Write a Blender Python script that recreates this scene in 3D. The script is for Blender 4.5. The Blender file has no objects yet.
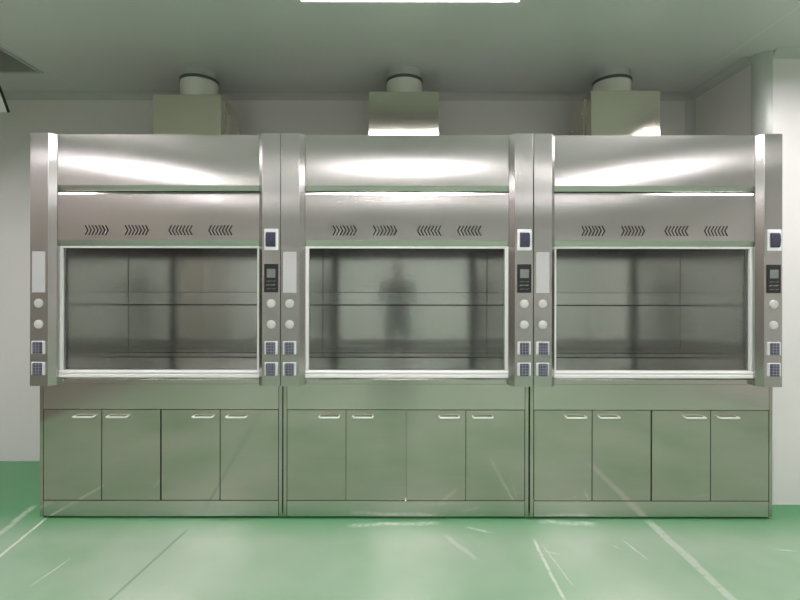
import bpy, bmesh, math, random
from mathutils import Vector, Matrix

random.seed(4)
sc = bpy.context.scene
COL = sc.collection
PI = math.pi

# ------------------------------------------------------------------ materials
def newmat(name):
    m = bpy.data.materials.new(name)
    m.use_nodes = True
    nt = m.node_tree
    b = nt.nodes.get('Principled BSDF')
    return m, nt, b

def nd(nt, t, **kw):
    n = nt.nodes.new(t)
    for k, v in kw.items():
        setattr(n, k, v)
    return n

def plain(name, col, rough=0.5, metal=0.0, noise=0.0, coat=0.0, nscale=6.0):
    m, nt, b = newmat(name)
    b.inputs['Base Color'].default_value = (*col, 1)
    b.inputs['Roughness'].default_value = rough
    b.inputs['Metallic'].default_value = metal
    b.inputs['Coat Weight'].default_value = coat
    tc = nd(nt, 'ShaderNodeTexCoord')
    n = nd(nt, 'ShaderNodeTexNoise')
    n.inputs['Scale'].default_value = nscale
    n.inputs['Detail'].default_value = 4
    nt.links.new(tc.outputs['Object'], n.inputs['Vector'])
    mr = nd(nt, 'ShaderNodeMapRange')
    mr.inputs['To Min'].default_value = 1 - noise
    mr.inputs['To Max'].default_value = 1 + noise
    nt.links.new(n.outputs['Fac'], mr.inputs['Value'])
    hs = nd(nt, 'ShaderNodeHueSaturation')
    hs.inputs['Color'].default_value = (*col, 1)
    nt.links.new(mr.outputs['Result'], hs.inputs['Value'])
    nt.links.new(hs.outputs['Color'], b.inputs['Base Color'])
    return m

def steel(name, col, rough, stretch=(3, 3, 260), var=0.05, bump=0.02, wave=0.0, aniso=0.0, metal=1.0):
    """brushed stainless sheet: fine directional streaks, soft smudges, slight oil-canning"""
    m, nt, b = newmat(name)
    b.inputs['Metallic'].default_value = metal
    tc = nd(nt, 'ShaderNodeTexCoord')
    mp = nd(nt, 'ShaderNodeMapping')
    mp.inputs['Scale'].default_value = stretch
    nt.links.new(tc.outputs['Object'], mp.inputs['Vector'])
    n = nd(nt, 'ShaderNodeTexNoise')
    n.inputs['Scale'].default_value = 1.0
    n.inputs['Detail'].default_value = 3
    nt.links.new(mp.outputs['Vector'], n.inputs['Vector'])
    # big soft smudges
    n2 = nd(nt, 'ShaderNodeTexNoise')
    n2.inputs['Scale'].default_value = 2.3
    n2.inputs['Detail'].default_value = 3
    nt.links.new(tc.outputs['Object'], n2.inputs['Vector'])
    mr = nd(nt, 'ShaderNodeMapRange')
    mr.inputs['From Min'].default_value = 0.25
    mr.inputs['From Max'].default_value = 0.75
    mr.inputs['To Min'].default_value = rough * 0.9
    mr.inputs['To Max'].default_value = rough * 1.12
    nt.links.new(n2.outputs['Fac'], mr.inputs['Value'])
    nt.links.new(mr.outputs['Result'], b.inputs['Roughness'])
    mv = nd(nt, 'ShaderNodeMapRange')
    mv.inputs['To Min'].default_value = 1 - var
    mv.inputs['To Max'].default_value = 1 + var
    nt.links.new(n.outputs['Fac'], mv.inputs['Value'])
    hs = nd(nt, 'ShaderNodeHueSaturation')
    hs.inputs['Color'].default_value = (*col, 1)
    nt.links.new(mv.outputs['Result'], hs.inputs['Value'])
    nt.links.new(hs.outputs['Color'], b.inputs['Base Color'])
    b1 = nd(nt, 'ShaderNodeBump')
    b1.inputs['Strength'].default_value = bump
    b1.inputs['Distance'].default_value = 0.002
    nt.links.new(n.outputs['Fac'], b1.inputs['Height'])
    if wave:
        n3 = nd(nt, 'ShaderNodeTexNoise')
        n3.inputs['Scale'].default_value = 1.6
        n3.inputs['Detail'].default_value = 0
        nt.links.new(tc.outputs['Object'], n3.inputs['Vector'])
        b2 = nd(nt, 'ShaderNodeBump')
        b2.inputs['Strength'].default_value = 1.0
        b2.inputs['Distance'].default_value = wave
        nt.links.new(n3.outputs['Fac'], b2.inputs['Height'])
        nt.links.new(b2.outputs['Normal'], b1.inputs['Normal'])
    nt.links.new(b1.outputs['Normal'], b.inputs['Normal'])
    if aniso:
        b.inputs['Anisotropic'].default_value = aniso
        b.inputs['Anisotropic Rotation'].default_value = 0.0
        tg = nd(nt, 'ShaderNodeTangent', direction_type='RADIAL', axis='Z')
        nt.links.new(tg.outputs['Tangent'], b.inputs['Tangent'])
    return m

def emit(name, col, strength):
    m, nt, b = newmat(name)
    b.inputs['Base Color'].default_value = (0.9, 0.9, 0.9, 1)
    b.inputs['Emission Color'].default_value = (*col, 1)
    b.inputs['Emission Strength'].default_value = strength
    return m

def glass(name):
    m, nt, b = newmat(name)
    nt.nodes.remove(b)
    out = nt.nodes.get('Material Output')
    tr = nd(nt, 'ShaderNodeBsdfTransparent')
    tr.inputs['Color'].default_value = (0.94, 0.955, 0.945, 1)
    gl = nd(nt, 'ShaderNodeBsdfGlossy')
    gl.inputs['Roughness'].default_value = 0.03
    fr = nd(nt, 'ShaderNodeFresnel')
    fr.inputs['IOR'].default_value = 1.45
    mx = nd(nt, 'ShaderNodeMixShader')
    nt.links.new(fr.outputs['Fac'], mx.inputs['Fac'])
    nt.links.new(tr.outputs['BSDF'], mx.inputs[1])
    nt.links.new(gl.outputs['BSDF'], mx.inputs[2])
    nt.links.new(mx.outputs['Shader'], out.inputs['Surface'])
    return m

def floor_mat():
    """green epoxy floor, partly under clouded protective film with pale scuffed seams"""
    m, nt, b = newmat('green_epoxy_floor')
    L = nt.links.new
    tc = nd(nt, 'ShaderNodeTexCoord')
    sep = nd(nt, 'ShaderNodeSeparateXYZ')
    L(tc.outputs['Object'], sep.inputs['Vector'])
    def math_(op, a, b_=None, clamp=False):
        n = nd(nt, 'ShaderNodeMath', operation=op)
        n.use_clamp = clamp
        for i, v in enumerate((a, b_)):
            if v is None: continue
            if isinstance(v, (int, float)): n.inputs[i].default_value = v
            else: L(v, n.inputs[i])
        return n.outputs[0]
    def rng(v, a, b_, c, d):
        n = nd(nt, 'ShaderNodeMapRange', interpolation_type='SMOOTHSTEP')
        for i, q in zip(('From Min', 'From Max', 'To Min', 'To Max'), (a, b_, c, d)):
            n.inputs[i].default_value = q
        L(v, n.inputs['Value'])
        return n.outputs['Result']
    def noise(scale, det=4, st=(1, 1, 1), dist=0):
        mp = nd(nt, 'ShaderNodeMapping')
        mp.inputs['Scale'].default_value = st
        L(tc.outputs['Object'], mp.inputs['Vector'])
        n = nd(nt, 'ShaderNodeTexNoise')
        n.inputs['Scale'].default_value = scale
        n.inputs['Detail'].default_value = det
        n.inputs['Distortion'].default_value = dist
        L(mp.outputs['Vector'], n.inputs['Vector'])
        return n.outputs['Fac']
    n_big = noise(1.1, 3)
    n_mid = noise(5.0, 4)
    n_fine = noise(26.0, 5, (1, 1, 1), 0.6)
    n_wob = noise(7.0, 2)
    def mixc(fac, c1, c2):
        n = nd(nt, 'ShaderNodeMix', data_type='RGBA')
        L(fac, n.inputs['Factor'])
        for k, c in ((6, c1), (7, c2)):
            if isinstance(c, tuple): n.inputs[k].default_value = (*c, 1)
            else: L(c, n.inputs[k])
        return n.outputs[2]
    # film covers the strip of floor in front of the hoods, fading out towards the wall
    film = rng(sep.outputs['Y'], 2.98, 2.60, 0.0, 1.0)
    film = math_('MULTIPLY', film, rng(n_big, 0.2, 0.8, 0.5, 1.0))
    film = math_('MULTIPLY', film, rng(n_mid, 0.1, 0.9, 0.88, 1.0), True)
    col = mixc(film, (0.085, 0.30, 0.125), (0.385, 0.485, 0.375))
    # pale seams and scuffs: (x0,y0,x1,y1,halfwidth,strength, noise threshold)
    segs = [(-2.09, 2.40, -2.157, 2.90, .010, .95, .38), (-2.274, 2.62, -2.35, 3.05, .022, .45, .40),
            (1.535, 2.0, 1.53, 2.87, .026, .50, .36), (1.525, 2.0, 1.505, 2.87, .007, .5, .42),
            (.760, 1.9, .768, 2.66, .010, .65, .42), (.84, 2.25, .80, 2.6, .006, .45, .5),
            (-1.75, 2.24, -1.715, 2.46, .006, .6, .40),
            (.27, 2.70, .42, 2.45, .018, .35, .40), (-.30, 2.80, .25, 2.83, .022, .5, .5),
            (1.27, 2.64, 1.31, 2.46, .007, .75, .42), (1.18, 2.60, 1.21, 2.56, .009, .7, .4),
            (.85, 2.85, 1.2, 2.82, .03, .5, .52), (2.05, 2.56, 2.16, 2.54, .008, .6, .46),
            (.80, 2.53, .86, 2.51, .008, .6, .4), (.40, 2.79, .55, 2.72, .012, .5, .5)]
    tot = None
    for (x0, y0, x1, y1, w, st, th) in segs:
        dx, dy = x1 - x0, y1 - y0
        ln = math.hypot(dx, dy)
        ux, uy = dx / ln, dy / ln
        px = math_('SUBTRACT', sep.outputs['X'], x0)
        py = math_('SUBTRACT', sep.outputs['Y'], y0)
        al = math_('ADD', math_('MULTIPLY', px, ux), math_('MULTIPLY', py, uy))
        ac = math_('ADD', math_('MULTIPLY', px, -uy), math_('MULTIPLY', py, ux))
        ac = math_('ADD', ac, math_('MULTIPLY', math_('SUBTRACT', n_wob, 0.5), w * 1.6))
        ac = math_('ABSOLUTE', ac)
        f = rng(ac, w * 0.3, w * 1.3, st, 0.0)
        f = math_('MULTIPLY', f, rng(al, -0.02, 0.05, 0, 1))
        f = math_('MULTIPLY', f, rng(al, ln - 0.06, ln + 0.02, 1, 0))
        f = math_('MULTIPLY', f, rng(n_fine, th - .08, th + .12, 0.45, 1))
        tot = f if tot is None else math_('MAXIMUM', tot, f)
    col = mixc(tot, col, (0.62, 0.68, 0.60))
    # one dark seam
    x0, y0, x1, y1 = -1.33, 2.0, -1.225, 2.79
    dx, dy = x1 - x0, y1 - y0; ln = math.hypot(dx, dy); ux, uy = dx / ln, dy / ln
    px = math_('SUBTRACT', sep.outputs['X'], x0); py = math_('SUBTRACT', sep.outputs['Y'], y0)
    ac = math_('ABSOLUTE', math_('ADD', math_('MULTIPLY', px, -uy), math_('MULTIPLY', py, ux)))
    al = math_('ADD', math_('MULTIPLY', px, ux), math_('MULTIPLY', py, uy))
    f = math_('MULTIPLY', rng(ac, .002, .012, .45, 0), rng(al, ln - .1, ln, 1, 0))
    col = mixc(f, col, (0.06, 0.16, 0.08))
    # fine pale specks
    sp = rng(noise(60, 2), .72, .78, 0, .45)
    sp = math_('MULTIPLY', sp, rng(n_mid, .5, .65, 0, 1))
    col = mixc(sp, col, (0.6, 0.68, 0.6))
    L(col, b.inputs['Base Color'])
    L(rng(n_mid, .1, .9, .19, .26), b.inputs['Roughness'])
    b.inputs['Specular IOR Level'].default_value = 0.5
    bp = nd(nt, 'ShaderNodeBump')
    bp.inputs['Strength'].default_value = 0.05
    bp.inputs['Distance'].default_value = 0.004
    L(n_mid, bp.inputs['Height'])
    L(bp.outputs['Normal'], b.inputs['Normal'])
    return m

def ceiling_mat():
    m, nt, b = newmat('ceiling_panel_paint')
    L = nt.links.new
    tc = nd(nt, 'ShaderNodeTexCoord')
    sep = nd(nt, 'ShaderNodeSeparateXYZ')
    L(tc.outputs['Object'], sep.inputs['Vector'])
    # panel joints every 1.18 m across x
    a = nd(nt, 'ShaderNodeMath', operation='ADD'); a.inputs[1].default_value = 20 * 1.18 - 2.2
    L(sep.outputs['X'], a.inputs[0])
    md = nd(nt, 'ShaderNodeMath', operation='PINGPONG'); md.inputs[1].default_value = 2.36
    L(a.outputs[0], md.inputs[0])
    mr = nd(nt, 'ShaderNodeMapRange')
    mr.inputs['From Min'].default_value = 0.001; mr.inputs['From Max'].default_value = 0.005
    mr.inputs['To Min'].default_value = 1; mr.inputs['To Max'].default_value = 0
    L(md.outputs[0], mr.inputs['Value'])
    mx = nd(nt, 'ShaderNodeMix', data_type='RGBA')
    mx.inputs[6].default_value = (0.66, 0.68, 0.665, 1)
    mx.inputs[7].default_value = (0.80, 0.81, 0.80, 1)
    L(mr.outputs['Result'], mx.inputs['Factor'])
    L(mx.outputs[2], b.inputs['Base Color'])
    b.inputs['Roughness'].default_value = 0.32
    return m

M = {}
M['steel'] = steel('brushed_steel', (0.59, 0.575, 0.56), 0.215, (3, 3, 240), .05, .006, 0, .965)
M['steel_post'] = steel('brushed_steel_upright', (0.56, 0.55, 0.535), 0.24, (200, 200, 3), .06, .02, 0, .96)
M['steel_door'] = steel('brushed_steel_door', (0.52, 0.49, 0.455), 0.09, (3, 3, 220), .05, .015, .0008)
M['steel_plinth'] = steel('brushed_steel_plinth', (0.60, 0.57, 0.545), 0.18, (3, 3, 220), .05, .02, .0008)
M['steel_in'] = steel('brushed_steel_liner', (0.70, 0.69, 0.675), 0.14, (3, 3, 200), .05, .02, .0008)
M['steel_lip'] = steel('polished_steel_edge', (0.60, 0.60, 0.57), 0.12, (3, 3, 200), .03, .01, 0)
M['steel_box'] = steel('steel_fan_housing', (0.66, 0.63, 0.55), 0.085, (3, 3, 160), .04, .01, .001)
M['steel_bar'] = steel('satin_steel_bar', (0.86, 0.86, 0.84), 0.35, (30, 30, 30), .03, .01, 0, 0, .35)
M['steel_strip'] = steel('brushed_steel_strip', (0.73, 0.72, 0.71), 0.16, (3, 3, 200), .04, .02, 0)
M['alu'] = plain('white_coated_aluminium', (0.80, 0.80, 0.79), 0.35, 0.0, .03)
M['white_plastic'] = plain('white_plastic', (0.78, 0.78, 0.80), 0.35, 0, .02)
M['plate'] = plain('blank_white_plate', (0.50, 0.50, 0.51), 0.45, 0, .03)
M['cap'] = plain('white_cap_plastic', (0.55, 0.55, 0.54), 0.4, 0, .08, 0, 60)
M['dark'] = plain('painted_gap_shade', (0.03, 0.032, 0.03), 0.7, 0, .1)  # near-black colour stands in for shade in slots, gaps and under cabinets
M['slot'] = plain('vent_shade_backing', (0.045, 0.045, 0.045), 0.6, 0, .2)  # dark colour paints the shaded hollow behind the vent slots
M['black'] = plain('black_panel_plastic', (0.012, 0.012, 0.014), 0.5, 0, .1)
M['lcd'] = plain('grey_lcd', (0.20, 0.225, 0.21), 0.2, 0, .06)
M['key'] = plain('pale_key_print', (0.26, 0.26, 0.26), 0.5, 0, .1)
M['pipe'] = plain('white_duct_paint', (0.85, 0.84, 0.78), 0.4, 0, .03)
M['ring'] = plain('grey_seal_ring', (0.10, 0.11, 0.10), 0.5, 0, .1)
M['wall'] = plain('white_wall_panel', (0.78, 0.765, 0.755), 0.28, 0, .015, 0, 2)
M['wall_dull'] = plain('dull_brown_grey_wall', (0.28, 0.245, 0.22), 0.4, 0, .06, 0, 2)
M['wall_pink'] = plain('warm_grey_wall', (0.60, 0.575, 0.56), 0.4, 0, .04, 0, 2)
M['wall_grey'] = plain('plain_grey_wall', (0.63, 0.635, 0.62), 0.4, 0, .03, 0, 2)
M['cove'] = plain('grey_cove_profile', (0.56, 0.58, 0.56), 0.4, 0, .03)
M['corner'] = plain('white_corner_profile', (0.62, 0.63, 0.62), 0.3, 0, .02)
M['column'] = plain('grey_corner_profile', (0.52, 0.54, 0.52), 0.22, 0, .03)
M['ceiling'] = ceiling_mat()
M['sleeve'] = plain('grey_sleeve', (0.52, 0.54, 0.525), 0.5, 0, .05)
M['floor'] = floor_mat()
M['glass'] = glass('sash_glass')
M['light'] = emit('light_diffuser', (1.0, 0.93, 0.955), 29.0)
M['lightframe'] = plain('light_frame', (0.7, 0.71, 0.70), 0.4, 0, .02)
M['grille'] = plain('grille_dark', (0.05, 0.055, 0.05), 0.6, 0, .1)
M['grille_frame'] = plain('grille_frame_grey', (0.50, 0.52, 0.50), 0.4, 0, .03)
M['recess'] = plain('grille_recess', (0.5, 0.52, 0.5), 0.6, 0, .05)
M['cloth'] = plain('dark_clothing', (0.035, 0.037, 0.042), 0.9, 0, .1)
M['skin'] = plain('skin', (0.20, 0.125, 0.095), 0.55, 0, .05)
M['hair'] = plain('black_hair', (0.015, 0.013, 0.012), 0.6, 0, .1)
# socket cover: tinted plastic with faint grid of the outlet below
def cover_mat():
    m, nt, b = newmat('tinted_cover')
    tc = nd(nt, 'ShaderNodeTexCoord')
    mp = nd(nt, 'ShaderNodeMapping'); mp.inputs['Rotation'].default_value = (PI / 2, 0, 0)
    nt.links.new(tc.outputs['Object'], mp.inputs['Vector'])
    br = nd(nt, 'ShaderNodeTexBrick'); br.offset = 0
    br.inputs['Scale'].default_value = 1.0
    br.inputs['Brick Width'].default_value = 0.017
    br.inputs['Row Height'].default_value = 0.0165
    br.inputs['Mortar Size'].default_value = 0.003
    br.inputs['Mortar Smooth'].default_value = 0.6
    br.inputs['Color1'].default_value = (0.05, 0.05, 0.085, 1)
    br.inputs['Color2'].default_value = (0.08, 0.08, 0.12, 1)
    br.inputs['Mortar'].default_value = (0.22, 0.22, 0.27, 1)
    nt.links.new(mp.outputs['Vector'], br.inputs['Vector'])
    nt.links.new(br.outputs['Color'], b.inputs['Base Color'])
    b.inputs['Roughness'].default_value = 0.22
    return m
M['cover'] = cover_mat()
M['rocker'] = plain('navy_cover', (0.05, 0.05, 0.085), 0.25, 0, .6, 0, 60)

# ------------------------------------------------------------------ mesh helpers
def bm_():
    return bmesh.new()

def add_box(bm, x0, x1, y0, y1, z0, z1):
    vs = [bm.verts.new((x, y, z)) for x in (x0, x1) for y in (y0, y1) for z in (z0, z1)]
    for f in ((0, 1, 3, 2), (4, 6, 7, 5), (0, 4, 5, 1), (2, 3, 7, 6), (0, 2, 6, 4), (1, 5, 7, 3)):
        bm.faces.new([vs[i] for i in f])
    return vs

def add_prism(bm, pts, axis, a, b):
    """extrude a 2-D polygon along an axis: 'x' -> pts are (y,z); 'z' -> (x,y); 'y' -> (x,z)"""
    def mk(p, t):
        if axis == 'x': return (t, p[0], p[1])
        if axis == 'z': return (p[0], p[1], t)
        return (p[0], t, p[1])
    v0 = [bm.verts.new(mk(p, a)) for p in pts]
    v1 = [bm.verts.new(mk(p, b)) for p in pts]
    n = len(pts)
    bm.faces.new(v0); bm.faces.new(list(reversed(v1)))
    for i in range(n):
        bm.faces.new((v0[i], v1[i], v1[(i + 1) % n], v0[(i + 1) % n]))

def add_tube(bm, pts, r, seg=10, caps=True):
    """swept round bar through points"""
    rings = []
    P = [Vector(p) for p in pts]
    for i, p in enumerate(P):
        t = (P[min(i + 1, len(P) - 1)] - P[max(i - 1, 0)]).normalized()
        up = Vector((0, 0, 1)) if abs(t.z) < .9 else Vector((1, 0, 0))
        u = t.cross(up).normalized(); v = t.cross(u).normalized()
        rings.append([bm.verts.new(p + r * (math.cos(2 * PI * k / seg) * u + math.sin(2 * PI * k / seg) * v)) for k in range(seg)])
    for a, b in zip(rings, rings[1:]):
        for k in range(seg):
            bm.faces.new((a[k], b[k], b[(k + 1) % seg], a[(k + 1) % seg]))
    if caps:
        bm.faces.new(rings[0]); bm.faces.new(list(reversed(rings[-1])))

def add_lathe(bm, prof, seg=32, axis='z', c=(0, 0, 0)):
    """revolve (r, h) profile about an axis through c"""
    rings = []
    for r, h in prof:
        ring = []
        for k in range(seg):
            a = 2 * PI * k / seg
            if axis == 'z': p = (c[0] + r * math.cos(a), c[1] + r * math.sin(a), c[2] + h)
            elif axis == 'y': p = (c[0] + r * math.cos(a), c[1] + h, c[2] + r * math.sin(a))
            else: p = (c[0] + h, c[1] + r * math.cos(a), c[2] + r * math.sin(a))
            ring.append(bm.verts.new(p))
        rings.append(ring)
    for a, b in zip(rings, rings[1:]):
        for k in range(seg):
            bm.faces.new((a[k], b[k], b[(k + 1) % seg], a[(k + 1) % seg]))
    bm.faces.new(rings[0]); bm.faces.new(list(reversed(rings[-1])))

def obj(name, bm, mat, parent=None, bevel=0.0, seg=2, smooth=False):
    bmesh.ops.recalc_face_normals(bm, faces=bm.faces)
    me = bpy.data.meshes.new(name)
    bm.to_mesh(me); bm.free()
    me.materials.append(mat)
    o = bpy.data.objects.new(name, me)
    COL.objects.link(o)
    if parent: o.parent = parent
    if bevel:
        md = o.modifiers.new('bevel', 'BEVEL')
        md.width = bevel; md.segments = seg; md.limit_method = 'ANGLE'; md.angle_limit = math.radians(25)
    if smooth:
        for p in me.polygons: p.use_smooth = True
        md = o.modifiers.new('es', 'EDGE_SPLIT'); md.split_angle = math.radians(35)
    return o

def tag(o, label, cat, group=None):
    o['label'] = label; o['category'] = cat
    if group: o['group'] = group
    return o

def thing(name, label, cat, loc, group=None):
    o = bpy.data.objects.new(name, None)
    COL.objects.link(o)
    o.location = loc
    o.empty_display_size = 0.1
    return tag(o, label, cat, group)

def struct(name, bm, mat, **kw):
    o = obj(name, bm, mat, **kw)
    o['kind'] = 'structure'
    return o

def copy_tree(o, parent=None):
    c = o.copy(); COL.objects.link(c)
    if parent: c.parent = parent
    for ch in [x for x in o.children]:
        copy_tree(ch, c)
    return c

# ------------------------------------------------------------------ dimensions (metres, camera at y = 0 looking along +y)
CAM_Z = 1.457
CEIL = 2.967
WALL_Y = 3.79
XL, XR = -3.7, 4.3
YB = -3.2
BUMP_X, BUMP_Y = 2.365, 3.07
RC = 0.078
HY = 2.8026                 # front of hood uprights
XC = [-1.447, 0.048, 1.543]

# ------------------------------------------------------------------ setting
b = bm_(); add_box(b, XL - .1, XR + .1, YB - .1, WALL_Y + .1, -.1, 0); struct('floor', b, M['floor'])
GX0, GX1, GY0, GY1 = -3.05, -2.595, 2.944, 3.392     # opening of the return-air grille
b = bm_()
for bx in ((XL - .1, GX0, YB - .1, WALL_Y + .1), (GX1, XR + .1, YB - .1, WALL_Y + .1), (GX0, GX1, YB - .1, GY0), (GX0, GX1, GY1, WALL_Y + .1)):
    add_box(b, *bx, CEIL, CEIL + .1)
struct('ceiling', b, M['ceiling'])
b = bm_(); add_box(b, XL - .1, BUMP_X + .3, WALL_Y, WALL_Y + .1, 0, CEIL); struct('wall_back', b, M['wall'])
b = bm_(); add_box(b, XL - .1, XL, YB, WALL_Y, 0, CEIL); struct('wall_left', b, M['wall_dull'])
b = bm_(); add_box(b, XR, XR + .1, YB, BUMP_Y, 0, CEIL); struct('wall_right', b, M['wall_pink'])
b = bm_(); add_box(b, XL, XR, YB - .1, YB, 0, CEIL); struct('wall_front', b, M['wall_grey'])
# boxed-in corner on the right with a rounded metal corner column
b = bm_()
add_box(b, BUMP_X, XR + .1, BUMP_Y + RC, WALL_Y + .1, 0, CEIL)
add_box(b, BUMP_X + RC, XR + .1, BUMP_Y, BUMP_Y + RC, 0, CEIL)
struct('wall_right_corner', b, M['wall'])
b = bm_()
cx, cy = BUMP_X + RC, BUMP_Y + RC
pts = [(cx - (RC + .004) * math.sin(a), cy - (RC + .004) * math.cos(a)) for a in [k * PI / 2 / 12 for k in range(13)]]
pts = pts + [(BUMP_X + .002, cy + .004), (cx, cy)]
pts.insert(0, (cx + .004, BUMP_Y + .002))
add_prism(b, pts, 'z', 0, CEIL)
struct('trim_corner_column', b, M['column'], smooth=True)

def cove_pts(r, sx, sy, ox, oz, n=8):
    """concave quarter profile from a ceiling/wall corner at (ox,oz)"""
    c = (ox + sx * r, oz + sy * r)
    arc = [(c[0] - sx * r * math.sin(a), c[1] - sy * r * math.cos(a)) for a in [k * PI / 2 / n for k in range(n + 1)]]
    return [(ox, oz)] + arc
CR = 0.055
b = bm_(); add_prism(b, cove_pts(CR, -1, -1, WALL_Y, CEIL), 'x', XL, BUMP_X); struct('trim_back_ceiling_cove', b, M['cove'], smooth=True)
b = bm_(); add_prism(b, cove_pts(CR, -1, -1, BUMP_Y, CEIL), 'x', BUMP_X + RC + .006, XR); struct('trim_right_ceiling_cove', b, M['cove'], smooth=True)
b = bm_()
add_prism(b, cove_pts(CR, -1, -1, BUMP_X, CEIL), 'y', BUMP_Y + RC + .006, WALL_Y); struct('trim_side_ceiling_cove', b, M['cove'], smooth=True)
b = bm_(); add_prism(b, cove_pts(CR, -1, -1, BUMP_X, WALL_Y), 'z', 0, CEIL - CR); struct('trim_inner_corner_cove', b, M['corner'], smooth=True)
b = bm_(); add_prism(b, cove_pts(CR, 1, -1, XL, CEIL), 'y', YB, WALL_Y); struct('trim_left_ceiling_cove', b, M['cove'], smooth=True)

# ------------------------------------------------------------------ ceiling lights
LIGHT_Z = 2.852            # housing top; lower rim hangs 45 mm below the diffuser
def ceiling_light(x, y, label, w=1.04, d=0.32, deep=0.0):
    t = thing('ceiling_light', label, 'ceiling light', (x, y, CEIL), 'hung ceiling light panels')
    f = bm_()
    e = .022
    for (x0, x1, y0, y1) in ((-w/2-e, w/2+e, -d/2-e, -d/2), (-w/2-e, w/2+e, d/2, d/2+e), (-w/2-e, -w/2, -d/2, d/2), (w/2, w/2+e, -d/2, d/2)):
        add_box(f, x0, x1, y0, y1, -.175 - deep, -.115)  # rim depth altered per light to shape brightness on the walls
    add_box(f, -w/2, w/2, -d/2, d/2, -.121, -.115)
    obj('light_frame', f, M['lightframe'], t)
    g = bm_(); add_box(g, -w/2 + .0005, w/2 - .0005, -d/2 + .0005, d/2 - .0005, -.140, -.1215)
    obj('diffuser', g, M['light'], t)
    for sx in (-1, 1):
        r = bm_(); add_tube(r, [(sx * w * .35, 0, -.115), (sx * w * .35, 0, -.0005)], .006, 10)
        obj('hanger_rod', r, M['lightframe'], t)
    return t
LX = [-2.95, 0.056, 2.73]
ceiling_light(LX[1], 2.087, 'long white hung ceiling light glowing above the middle hood')
ceiling_light(LX[0], 2.087, 'added unseen ceiling light up and left, its deep rim keeping the upper wall dark', deep=.04)  # light added to brighten the left wall; deeper rim shades its top
ceiling_light(LX[2], 2.087, 'hung ceiling light up and right, over the right hood', deep=-.025)
for lx, nm in zip((-3.0, 0.12, 2.75), ('left', 'middle', 'right')):
    ceiling_light(lx, 0.12, f'hung ceiling light above the viewpoint, mirrored as the bright band on the {nm} hood')
    ceiling_light(lx, -1.9, f'hung ceiling light at the far end of the room, opposite the {nm} hood')

# ------------------------------------------------------------------ fume hoods
PW = .7465      # outer half width
def upright(s):
    b = bm_()
    pts = [(.7465, 0), (.6385, 0), (.6105, .036), (.6105, .080), (.6265, .080), (.6265, .16), (.7465, .16)]
    add_prism(b, [(s * x, y) for x, y in pts], 'z', .827, 2.339)
    return b

def chevrons(cx, cz, direction, n=7, pitch=.0205, w=.0085, h=.030, dx=.0215):
    """outlines of the slots, (x,z) polygons"""
    out = []
    for k in range(n):
        x0 = cx + (k - (n - 1) / 2) * pitch - direction * dx / 2
        tip = x0 + direction * dx * .75
        out.append([(x0 - w/2, cz + h), (x0 + w/2, cz + h), (tip + w/2, cz), (x0 + w/2, cz - h), (x0 - w/2, cz - h), (tip - w/2, cz)])
    return out
SLOTX = [(-.371, 1), (-.129, 1), (.131, -1), (.372, -1)]
SLOTZ = 1.762

def vent_panel():
    b = bm_()
    y = .040
    x0, x1, z0, z1 = -.6095, .6095, 1.7025, 1.979
    edges = []
    holes = []
    def loop(p, yy):
        vs = [b.verts.new((x, yy, z)) for x, z in p]
        es = [b.edges.new((vs[i], vs[(i + 1) % len(vs)])) for i in range(len(vs))]
        edges.extend(es)
        return vs
    outer = loop([(x0, z0), (x1, z0), (x1, z1), (x0, z1)], y)
    for cx, d in SLOTX:
        for poly in chevrons(cx, SLOTZ, d):
            holes.append(loop(poly, y))
    bmesh.ops.triangle_fill(b, use_beauty=True, use_dissolve=False, edges=edges)
    for vs in holes:                      # thickness of the sheet inside each slot
        back = [b.verts.new((v.co.x, y + .0025, v.co.z)) for v in vs]
        for i in range(len(vs)):
            j = (i + 1) % len(vs)
            b.faces.new((vs[i], vs[j], back[j], back[i]))
    # top chamfer, bottom sloping lip, returns
    def strip(a, c):
        va = [b.verts.new((x0, a[0], a[1])), b.verts.new((x1, a[0], a[1]))]
        vc = [b.verts.new((x0, c[0], c[1])), b.verts.new((x1, c[0], c[1]))]
        b.faces.new((va[0], va[1], vc[1], vc[0]))
    for a, c in (((y, z1), (.0445, 1.991)), ((.0445, 1.991), (.079, 1.991)), ((y, z0), (.0535, 1.668)), ((.0535, 1.668), (.079, 1.668)),
                 ((.079, 1.668), (.079, 1.991))):
        strip(a, c)
    for x in (x0, x1):
        vs = [b.verts.new((x, p[0], p[1])) for p in ((y, z0), (y, z1), (.0445, 1.991), (.079, 1.991), (.079, 1.668), (.0535, 1.668))]
        b.faces.new(vs)
    return b

def top_panel(warp):
    """folded cover sheet; warp = metres the top edge leans back at one end (oil-canned sheet)"""
    b = bm_()
    n = 16
    secs = []
    for k in range(n + 1):
        u = k / n
        x = -.6095 + 1.219 * u
        w_ = warp * u ** 1.6 if warp >= 0 else -warp * (1 - u) ** 1.6
        pr = [(.040 + w_, 2.341), (.040, 2.034), (.056, 2.002), (.080, 2.002), (.080, 2.341)]
        secs.append([b.verts.new((x, p[0], p[1])) for p in pr])
    for a, c in zip(secs, secs[1:]):
        for q in range(5):
            b.faces.new((a[q], c[q], c[(q + 1) % 5], a[(q + 1) % 5]))
    b.faces.new(secs[0]); b.faces.new(list(reversed(secs[-1])))
    return b

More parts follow.
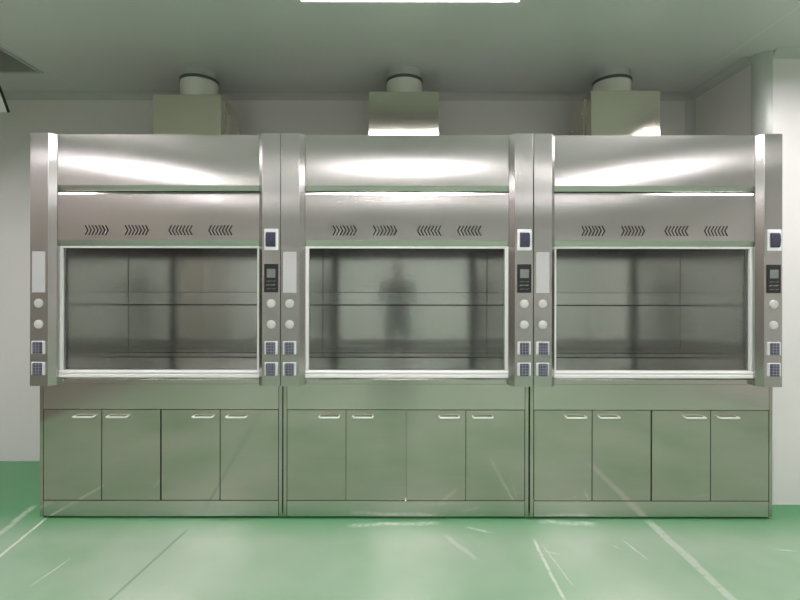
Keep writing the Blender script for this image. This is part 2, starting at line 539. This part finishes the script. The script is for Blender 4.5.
def make_hood(label):
    t = thing('fume_hood', label, 'fume hood', (XC[0], HY, 0), 'stainless steel fume hoods in a row')
    for s in (-1, 1):
        obj('upright', upright(s), M['steel_post'], t, bevel=.0016)
    for s in (-1, 1):
        b = bm_(); xa, xb = sorted((s * .6265, s * .7445)); add_box(b, xa, xb, .161, .90, .827, 2.330)
        obj('side_wall', b, M['steel_in'], t)
    obj('top_panel', top_panel(0), M['steel'], t)
    obj('vent_panel', vent_panel(), M['steel'], t)
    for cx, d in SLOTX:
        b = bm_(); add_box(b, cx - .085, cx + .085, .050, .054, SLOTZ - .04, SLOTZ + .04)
        obj('vent_backing', b, M['slot'], t)  # dark plate painted as the shade seen through the slots
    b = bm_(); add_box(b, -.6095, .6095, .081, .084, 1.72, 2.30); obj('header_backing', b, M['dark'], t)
    b = bm_(); add_box(b, -.6264, .6264, .122, .90, 2.24, 2.330); obj('roof', b, M['steel_in'], t)
    # interior
    b = bm_(); add_box(b, -.6264, .6264, .836, .90, .837, 2.239); obj('back_wall', b, M['steel_in'], t)
    b = bm_(); add_box(b, -.6255, .6255, .834, .8359, .860, 2.0); obj('slot_shade_sheet', b, M['dark'], t)  # thin dark sheet paints the shade behind the baffle slots
    for z0, z1, mt in ((1.3685, 1.98, 'steel_in'), (1.275, 1.3675, 'steel_strip'), (.905, 1.268, 'steel_in'), (.872, .901, 'steel_strip')):
        b = bm_(); add_box(b, -.6248, .6248, .815, .832, z0, z1); obj('baffle', b, M[mt], t, bevel=.001)
    b = bm_(); add_box(b, -.6264, .6264, .131, .8355, .838, .8395)
    add_box(b, -.6264, .6264, .800, .8355, .8395, .868)
    obj('worktop', b, M['steel_in'], t)
    # sill under the sash
    b = bm_(); add_box(b, -.610, .610, .068, .130, .828, .8555)
    obj('sill', b, M['steel_plinth'], t, bevel=.0006)
    # sliding sash
    s = bm_()
    ya, yb = .055, .092
    add_box(s, -.6098, -.593, ya, yb, .870, 1.667); add_box(s, .593, .6098, ya, yb, .870, 1.667)
    add_box(s, -.593, .593, ya, yb, 1.656, 1.667)
    add_prism(s, [(ya - .008, .870), (yb, .870), (yb, .912), (ya + .004, .912), (ya - .008, .905), (ya - .008, .897), (ya - .004, .894), (ya - .004, .889), (ya - .008, .886)], 'x', -.6095, .6095)
    sash = obj('sash_frame', s, M['alu'], t, bevel=.001)
    g = bm_(); add_box(g, -.5925, .5925, .070, .076, .9125, 1.6555); obj('glass_pane', g, M['glass'], sash)
    # blank plate, plugs, outlets, switch, control panel on the uprights
    L, R = -.6935, .6935
    b = bm_(); add_box(b, L - .0395, L + .0395, -.0022, .0006, 1.386, 1.630); obj('name_plate', b, M['plate'], t, bevel=.001)
    for x in (L, R):
        for z in (1.3216, 1.1964):
            b = bm_(); add_lathe(b, [(.0262, .001), (.0262, -.003), (.024, -.0065), (.016, -.009), (.004, -.0095)], 28, 'y', (x, 0, z))
            obj('round_plug', b, M['cap'], t, smooth=True)
        for z in (1.0575, .932):
            b = bm_(); add_box(b, x - .039, x + .039, -.006, .001, z - .039, z + .039)
            for q in (-1, 1):
                xa, xb = sorted((x + q * .029, x + q * .036)); add_box(b, xa, xb, -.012, -.006, z - .037, z + .037)
            o = obj('outlet', b, M['white_plastic'], t, bevel=.003)
            c = bm_()
            add_box(c, x - .0265, x + .0265, -.018, -.006, z - .0385, z + .036)
            o2 = obj('outlet_cover', c, M['cover'], o, bevel=.004)
    z0, z1 = 1.639, 1.767
    b = bm_(); add_box(b, R - .0425, R + .0425, -.010, .001, z0, z1)
    sw = obj('switch', b, M['white_plastic'], t, bevel=.005)
    c = bm_(); add_prism(c, [(-.0105, z0 + .020), (-.019, z0 + .028), (-.0225, (z0 + z1) / 2), (-.019, z1 - .028), (-.0105, z1 - .020)], 'x', R - .029, R + .029)
    obj('switch_cover', c, M['rocker'], sw, bevel=.002)
    z0, z1 = 1.388, 1.558
    b = bm_(); add_box(b, R - .0415, R + .0415, -.005, .001, z0, z1)
    cp = obj('control_panel', b, M['black'], t, bevel=.002)
    c = bm_(); add_box(c, R - .025, R + .026, -.0058, -.0045, z1 - .082, z1 - .030); obj('display', c, M['lcd'], cp)
    k = bm_()
    rnd = random.Random(3)
    for row, zz in enumerate((z0 + .066, z0 + .044, z0 + .021)):
        for q in (-1, 0, 1):
            xx = R + q * .018 + rnd.uniform(-.002, .002)
            for dq in range(2):
                wv = rnd.uniform(.002, .0045)
                hh = rnd.uniform(.001, .003) if row != 1 else rnd.uniform(.002, .0045)
                x1 = xx + (dq - .5) * .009
                add_box(k, x1 - wv, x1 + wv, -.0056, -.0045, zz - hh + dq * .003, zz + hh * .6 + dq * .003)
    obj('keypad', k, M['key'], cp)
    return t

# ------------------------------------------------------------------ base cabinets
CY = .0754
DOORS = [(-.7195, -.3655, 1), (-.3615, -.0045, -1), (.0045, .3615, 1), (.3655, .7195, -1)]
def make_cabinet(label):
    t = thing('base_cabinet', label, 'cabinet', (XC[0], HY, 0), 'steel base cabinets under the hoods')
    b = bm_()
    add_box(b, -.7445, .7445, CY + .022, .90, .012, .8262)
    for s in (-1, 1):
        xa, xb = sorted((s * .7235, s * .7445)); add_box(b, xa, xb, CY + .001, CY + .022, .012, .8262)
    obj('carcass', b, M['steel_door'], t, bevel=.001)
    b = bm_(); add_box(b, -.7215, .7215, CY, CY + .0215, .670, .8262); obj('fascia', b, M['steel_plinth'], t, bevel=.0015)
    b = bm_(); add_box(b, -.7215, .7215, CY, CY + .0215, .014, .110); obj('plinth', b, M['steel_plinth'], t, bevel=.003)
    b = bm_(); add_box(b, -.735, .735, CY + .025, .88, 0, .0115); obj('base', b, M['dark'], t)  # dark colour paints the shadow gap at the cabinet foot
    for x0, x1, side in DOORS:
        b = bm_(); add_box(b, x0, x1, CY, CY + .019, .1135, .6665)
        d = obj('door', b, M['steel_door'], t, bevel=.0016)
        hx = (x1 - .036 - .064) if side > 0 else (x0 + .036 + .064)
        h = bm_(); z = .628
        r = .0048
        pts = [(hx - .060, CY + .001, z)]
        for k in range(5):
            a = k / 4 * PI / 2
            pts.append((hx - .060 + .008 * (1 - math.cos(a)) - 0.0, CY - .020 - .008 * math.sin(a), z))
        for k in range(5):
            a = (1 - k / 4) * PI / 2
            pts.append((hx + .060 - .008 * (1 - math.cos(a)), CY - .020 - .008 * math.sin(a), z))
        pts.append((hx + .060, CY + .001, z))
        add_tube(h, pts, r, 10)
        obj('handle', h, M['steel_bar'], d, smooth=True)
    return t

# ------------------------------------------------------------------ exhaust boxes and ducts
def make_box(label):
    t = thing('exhaust_box', label, 'exhaust box', (XC[0], 0, 2.3345), 'exhaust fan boxes on top of the hoods')
    y0, y1, H = 3.221, 3.672, .412
    lean = .002
    prof = [(y0, 0), (y0 + lean, H), (y0 + .235, H)]
    for k in range(1, 11):
        a = k / 10 * PI / 2
        prof.append((y0 + .235 + (y1 - y0 - .235) * math.sin(a), .04 + (H - .04) * math.cos(a)))
    prof.append((y1, 0))
    b = bm_(); add_prism(b, prof, 'x', -.236, .236)
    obj('housing', b, M['steel_box'], t, bevel=.001)
    for s in (-1, 1):
        xa, xb = sorted((s * .2365, s * .2475))
        b = bm_()
        pr = [(y0 + .10, 0), (y0 + .10, H - .02)]
        pr += [(y0 + .235, H - .02)] if False else []
        for k in range(0, 13):
            a = k / 12 * PI / 2
            pr.append((y0 + .17 + (y1 + .008 - y0 - .17) * math.sin(a), .02 + (H - .04) * math.cos(a)))
        pr.append((y1 + .008, 0))
        add_prism(b, pr, 'x', xa, xb)
        sp = obj('side_plate', b, M['steel_box'], t, bevel=.002)
        for yy, zz in ((y0 + .125, .30), (y0 + .31, .235)):
            c = bm_(); add_lathe(c, [(.008, -.002), (.008, .003), (.005, .006)], 12, 'x', (s * .2475, yy, zz))
            if s < 0:
                for v in c.verts: v.co.x = -2 * .2475 - v.co.x
            obj('screw', c, M['steel_bar'], sp, smooth=True)
    return t

def make_duct(label, x, z):
    t = thing('exhaust_duct', label, 'duct', (x, 3.418, z), 'round white ducts above the exhaust boxes')
    h = 2.887 - z
    b = bm_(); add_lathe(b, [(.130, 0), (.130, h), (.128, h + .003), (.120, h + .003)], 48); obj('pipe', b, M['pipe'], t, smooth=True)
    b = bm_(); add_lathe(b, [(.126, h), (.1335, h + .001), (.1345, h + .010), (.1335, h + .021), (.126, h + .024)], 48); obj('seal_ring', b, M['ring'], t, smooth=True)
    b = bm_(); add_lathe(b, [(.122, h + .0245), (.122, CEIL - z - .0005)], 48); obj('sleeve', b, M['sleeve'], t, smooth=True)
    return t

hood_labels = ['brushed steel fume hood with closed sash, leftmost of the row of three',
               'brushed steel fume hood between two others, a dark figure mirrored in it',
               'brushed steel fume hood at the right end, beside the grey corner column']
cab_labels = ['four-door steel base cabinet under the left fume hood',
              'four-door steel base cabinet under the middle fume hood',
              'four-door steel base cabinet under the right fume hood']
box_labels = ['dull steel exhaust box on the left fume hood, its right side plate showing',
              'steel exhaust box on the middle fume hood, seen square from the front',
              'steel exhaust box on the right fume hood, bright light reflected in its corner']
duct_labels = ['short round white duct joining the left exhaust box to the ceiling',
               'short round white duct joining the middle exhaust box to the ceiling',
               'short round white duct joining the right exhaust box to the ceiling']
# where each set really stands, and how its sheet metal was trimmed: (x, width factor, height factor)
FIT = {'hood': ((-1.449, .9995, 1), (.0535, 1.008, 1), (1.551, .992, 1)),
       'cab': ((-1.4505, .998, 1), (.050, 1.009, 1), (1.553, .998, 1)),
       'box': ((-1.449, .99, .968), (.038, 1.015, 1.02), (1.558, 1.0, 1.045))}
for maker, key, labels in ((make_hood, 'hood', hood_labels), (make_cabinet, 'cab', cab_labels), (make_box, 'box', box_labels)):
    proto = maker(labels[0])
    for i in range(3):
        c = proto if i == 0 else copy_tree(proto)
        x, sx, sz = FIT[key][i]
        c.location.x = x
        c.scale = (sx, 1, sz)
        c['label'] = labels[i]
    if maker is make_hood:              # each cover sheet is warped a little differently
        for r, wv in ((proto, .008), (c, -.008)):
            ch = [x for x in r.children if x.name.startswith('top_panel')][0]
            nb = top_panel(wv); bmesh.ops.recalc_face_normals(nb, faces=nb.faces)
            me = bpy.data.meshes.new('top_panel'); nb.to_mesh(me); nb.free(); me.materials.append(M['steel'])
            ch.data = me
for i, (x, z) in enumerate(((-1.445, 2.7338), (.0436, 2.7552), (1.5527, 2.7656))):
    make_duct(duct_labels[i], x, z)

# ------------------------------------------------------------------ ceiling grille and tilted panel at the far left
t = thing('return_air_grille', 'square ceiling air grille at upper left, its white cover flap hanging open', 'air grille', ((GX0 + GX1) / 2, (GY0 + GY1) / 2, CEIL))
gx, gy = (GX1 - GX0) / 2, (GY1 - GY0) / 2
b = bm_()
e = .022
for (x0, x1, y0, y1) in ((-gx - e, gx + e, -gy - e, -gy), (-gx - e, gx + e, gy, gy + e), (-gx - e, -gx, -gy, gy), (gx, gx + e, -gy, gy)):
    add_box(b, x0, x1, y0, y1, -.008, -.0005)
obj('grille_frame', b, M['grille_frame'], t, bevel=.002)
b = bm_()
q = .004
for (x0, x1, y0, y1) in ((-gx + .0005, gx - .0005, -gy + .0005, -gy + q), (-gx + .0005, gx - .0005, gy - q, gy - .0005), (-gx + .0005, -gx + q, -gy + q, gy - q), (gx - q, gx - .0005, -gy + q, gy - q)):
    add_box(b, x0, x1, y0, y1, -.006, .18)
add_box(b, -gx + q, gx - q, -gy + q, gy - q, .16, .18)
obj('recess', b, M['recess'], t)
# cover flap hinged on the edge nearer the viewer
ln, th = .42, .012
ang = math.atan2(.193, .372)
def flap(x0, x1, l0, l1, t0, t1):
    b = bm_()
    vs = add_box(b, x0, x1, t0, t1, -l1, -l0)
    bmesh.ops.rotate(b, cent=(0, 0, 0), matrix=Matrix.Rotation(ang, 3, 'X'), verts=b.verts)
    bmesh.ops.translate(b, vec=(0, -gy + .004, -.010), verts=b.verts)
    return b
fl = obj('cover_flap', flap(-gx + .006, gx - .010, 0, ln, -th, 0), M['white_plastic'], t)
rb = flap(gx - .010, gx - .001, 0, ln + .004, -th - .001, .001)
rim = obj('flap_edge', rb, M['black'], fl)
# ------------------------------------------------------------------ the photographer, mirrored in the middle hood's back panel
def person():
    root_loc = Vector((0.0, -.33, 0))
    me = bpy.data.meshes.new('person')
    V, E, Rr = [], [], []
    def v(p, r):
        V.append(p); Rr.append(r if isinstance(r, tuple) else (r, r)); return len(V) - 1
    def chain(start, seq):
        a = start
        for p, r in seq:
            n = v(p, r); E.append((a, n)); a = n
        return a
    pel = v((0, 0, .96), (.165, .115))
    ch = chain(pel, [((0, 0, 1.10), (.15, .105)), ((0, .01, 1.26), (.165, .11)), ((0, .0, 1.40), (.17, .10)), ((0, .0, 1.475), (.085, .075))])
    chain(ch, [((0, .015, 1.535), .054)])
    sh = ch - 1
    for s in (-1, 1):
        chain(pel, [((s * .10, 0, .88), .095), ((s * .105, .01, .50), .062), ((s * .11, -.015, .12), .045)])
        chain(sh, [((s * .185, 0, 1.42), .062), ((s * .215, .05, 1.18), .048), ((s * .15, .20, 1.33), .040)])
    me.from_pydata(V, E, [])
    o = bpy.data.objects.new('person', me); COL.objects.link(o)
    o.location = root_loc
    sk = o.modifiers.new('skin', 'SKIN'); sk.use_smooth_shade = True
    for i, dv in enumerate(me.skin_vertices[0].data):
        dv.radius = Rr[i]
        dv.use_root = (i == 0)
    su = o.modifiers.new('sub', 'SUBSURF'); su.levels = 2; su.render_levels = 2
    me.materials.append(M['cloth'])
    tag(o, 'person in dark clothes raising a phone, mirrored dimly in the middle hood', 'person')
    # head with face
    h = bm_()
    bmesh.ops.create_uvsphere(h, u_segments=28, v_segments=20, radius=1)
    for q in h.verts:
        x, y, z = q.co
        tz = 1 - .22 * max(0, -z)
        q.co = Vector((x * .075 * tz, y * .095 * (1 - .1 * max(0, -z)), z * .115 + 0))
        if y > .6:
            q.co.y += .022 * math.exp(-((x / .16) ** 2) - ((z + .12) / .22) ** 2)   # nose
            q.co.y -= .008 * (math.exp(-(((abs(x) - .36) / .16) ** 2) - ((z - .08) / .13) ** 2))  # eye sockets
            q.co.y += .004 * math.exp(-((x / .3) ** 2) - ((z + .5) / .1) ** 2)    # lips
        q.co += Vector((0, .025, 1.645))
    for s in (-1, 1):
        add_lathe(h, [(.012, -.004), (.026, 0), (.022, .006), (.008, .010)], 12, 'x', (s * .073, .02, 1.645))
    hd = obj('head', h, M['skin'], o, smooth=True)
    hr = bm_()
    bmesh.ops.create_uvsphere(hr, u_segments=28, v_segments=20, radius=1)
    for q in list(hr.verts):
        x, y, z = q.co
        q.co = Vector((x * .082, y * .103, z * .120)) + Vector((0, .017, 1.655))
    kill = [q for q in hr.verts if q.co.y > .045 and q.co.z < 1.70 or q.co.z < 1.59]
    bmesh.ops.delete(hr, geom=kill, context='VERTS')
    obj('hair', hr, M['hair'], hd, smooth=True)
    # hands gripping the phone from both sides
    for s in (-1, 1):
        hm = bpy.data.meshes.new('hand')
        V.clear(); E.clear(); Rr.clear()
        w = v((s * .15, .20, 1.33), (.027, .022))
        p = chain(w, [((s * .115, .232, 1.375), (.034, .018)), ((s * .095, .250, 1.415), (.036, .014))])
        for k in range(4):
            zz = 1.400 + .018 * k
            ln = (.85, .97, 1.0, .9)[k]
            chain(p, [((s * (.098 - .004 * k), .268, zz), .0085), ((s * .088, .268 + .018 * ln, zz + .006), .0080), ((s * (.088 - .028 * ln), .288, zz + .008), .0075)])
        chain(p - 1, [((s * .098, .238, 1.412), .010), ((s * .080, .246, 1.436), .009), ((s * .070, .252, 1.450), .008)])
        hm.from_pydata(V, E, [])
        ho = bpy.data.objects.new('hand', hm); COL.objects.link(ho); ho.parent = o
        sk = ho.modifiers.new('skin', 'SKIN'); sk.use_smooth_shade = True
        for i, dv in enumerate(hm.skin_vertices[0].data):
            dv.radius = Rr[i]; dv.use_root = (i == 0)
        su = ho.modifiers.new('sub', 'SUBSURF'); su.levels = 1; su.render_levels = 2
        hm.materials.append(M['skin'])
    for s in (-1, 1):
        f = bm_()
        bmesh.ops.create_uvsphere(f, u_segments=16, v_segments=10, radius=1)
        for q in f.verts:
            q.co = Vector((q.co.x * .048, q.co.y * .13, max(q.co.z, -.5) * .07 + .035)) + Vector((s * .11, .05, 0))
        obj('shoe', f, M['hair'], o, smooth=True)
    p = bm_(); add_box(p, -.075, .075, -.055, -.047, CAM_Z - .040, CAM_Z + .040)
    ph = obj('phone', p, M['black'], None, bevel=.004)
    tag(ph, 'black phone held level in both hands of the mirrored person', 'phone')
    return o
person()

# ------------------------------------------------------------------ camera and world
cam = bpy.data.cameras.new('camera')
co = bpy.data.objects.new('camera', cam); COL.objects.link(co)
co.location = (0, 0, CAM_Z)
co.rotation_euler = (PI / 2, math.radians(-0.09), 0)
cam.sensor_width = 36
cam.lens = 470 / 800 * 36
cam.shift_x = (400 - 398) / 800
cam.shift_y = -(300 - 281) / 800
cam.clip_start = 0.01
sc.camera = co

w = bpy.data.worlds.new('room_air'); sc.world = w
w.use_nodes = True
w.node_tree.nodes['Background'].inputs['Color'].default_value = (0.6, 0.65, 0.62, 1)
w.node_tree.nodes['Background'].inputs['Strength'].default_value = 0.0
sc.view_settings.view_transform = 'Standard'
sc.view_settings.look = 'None'
sc.view_settings.exposure = 0.0
sc.cycles.max_bounces = 14
sc.cycles.glossy_bounces = 8
sc.cycles.diffuse_bounces = 8
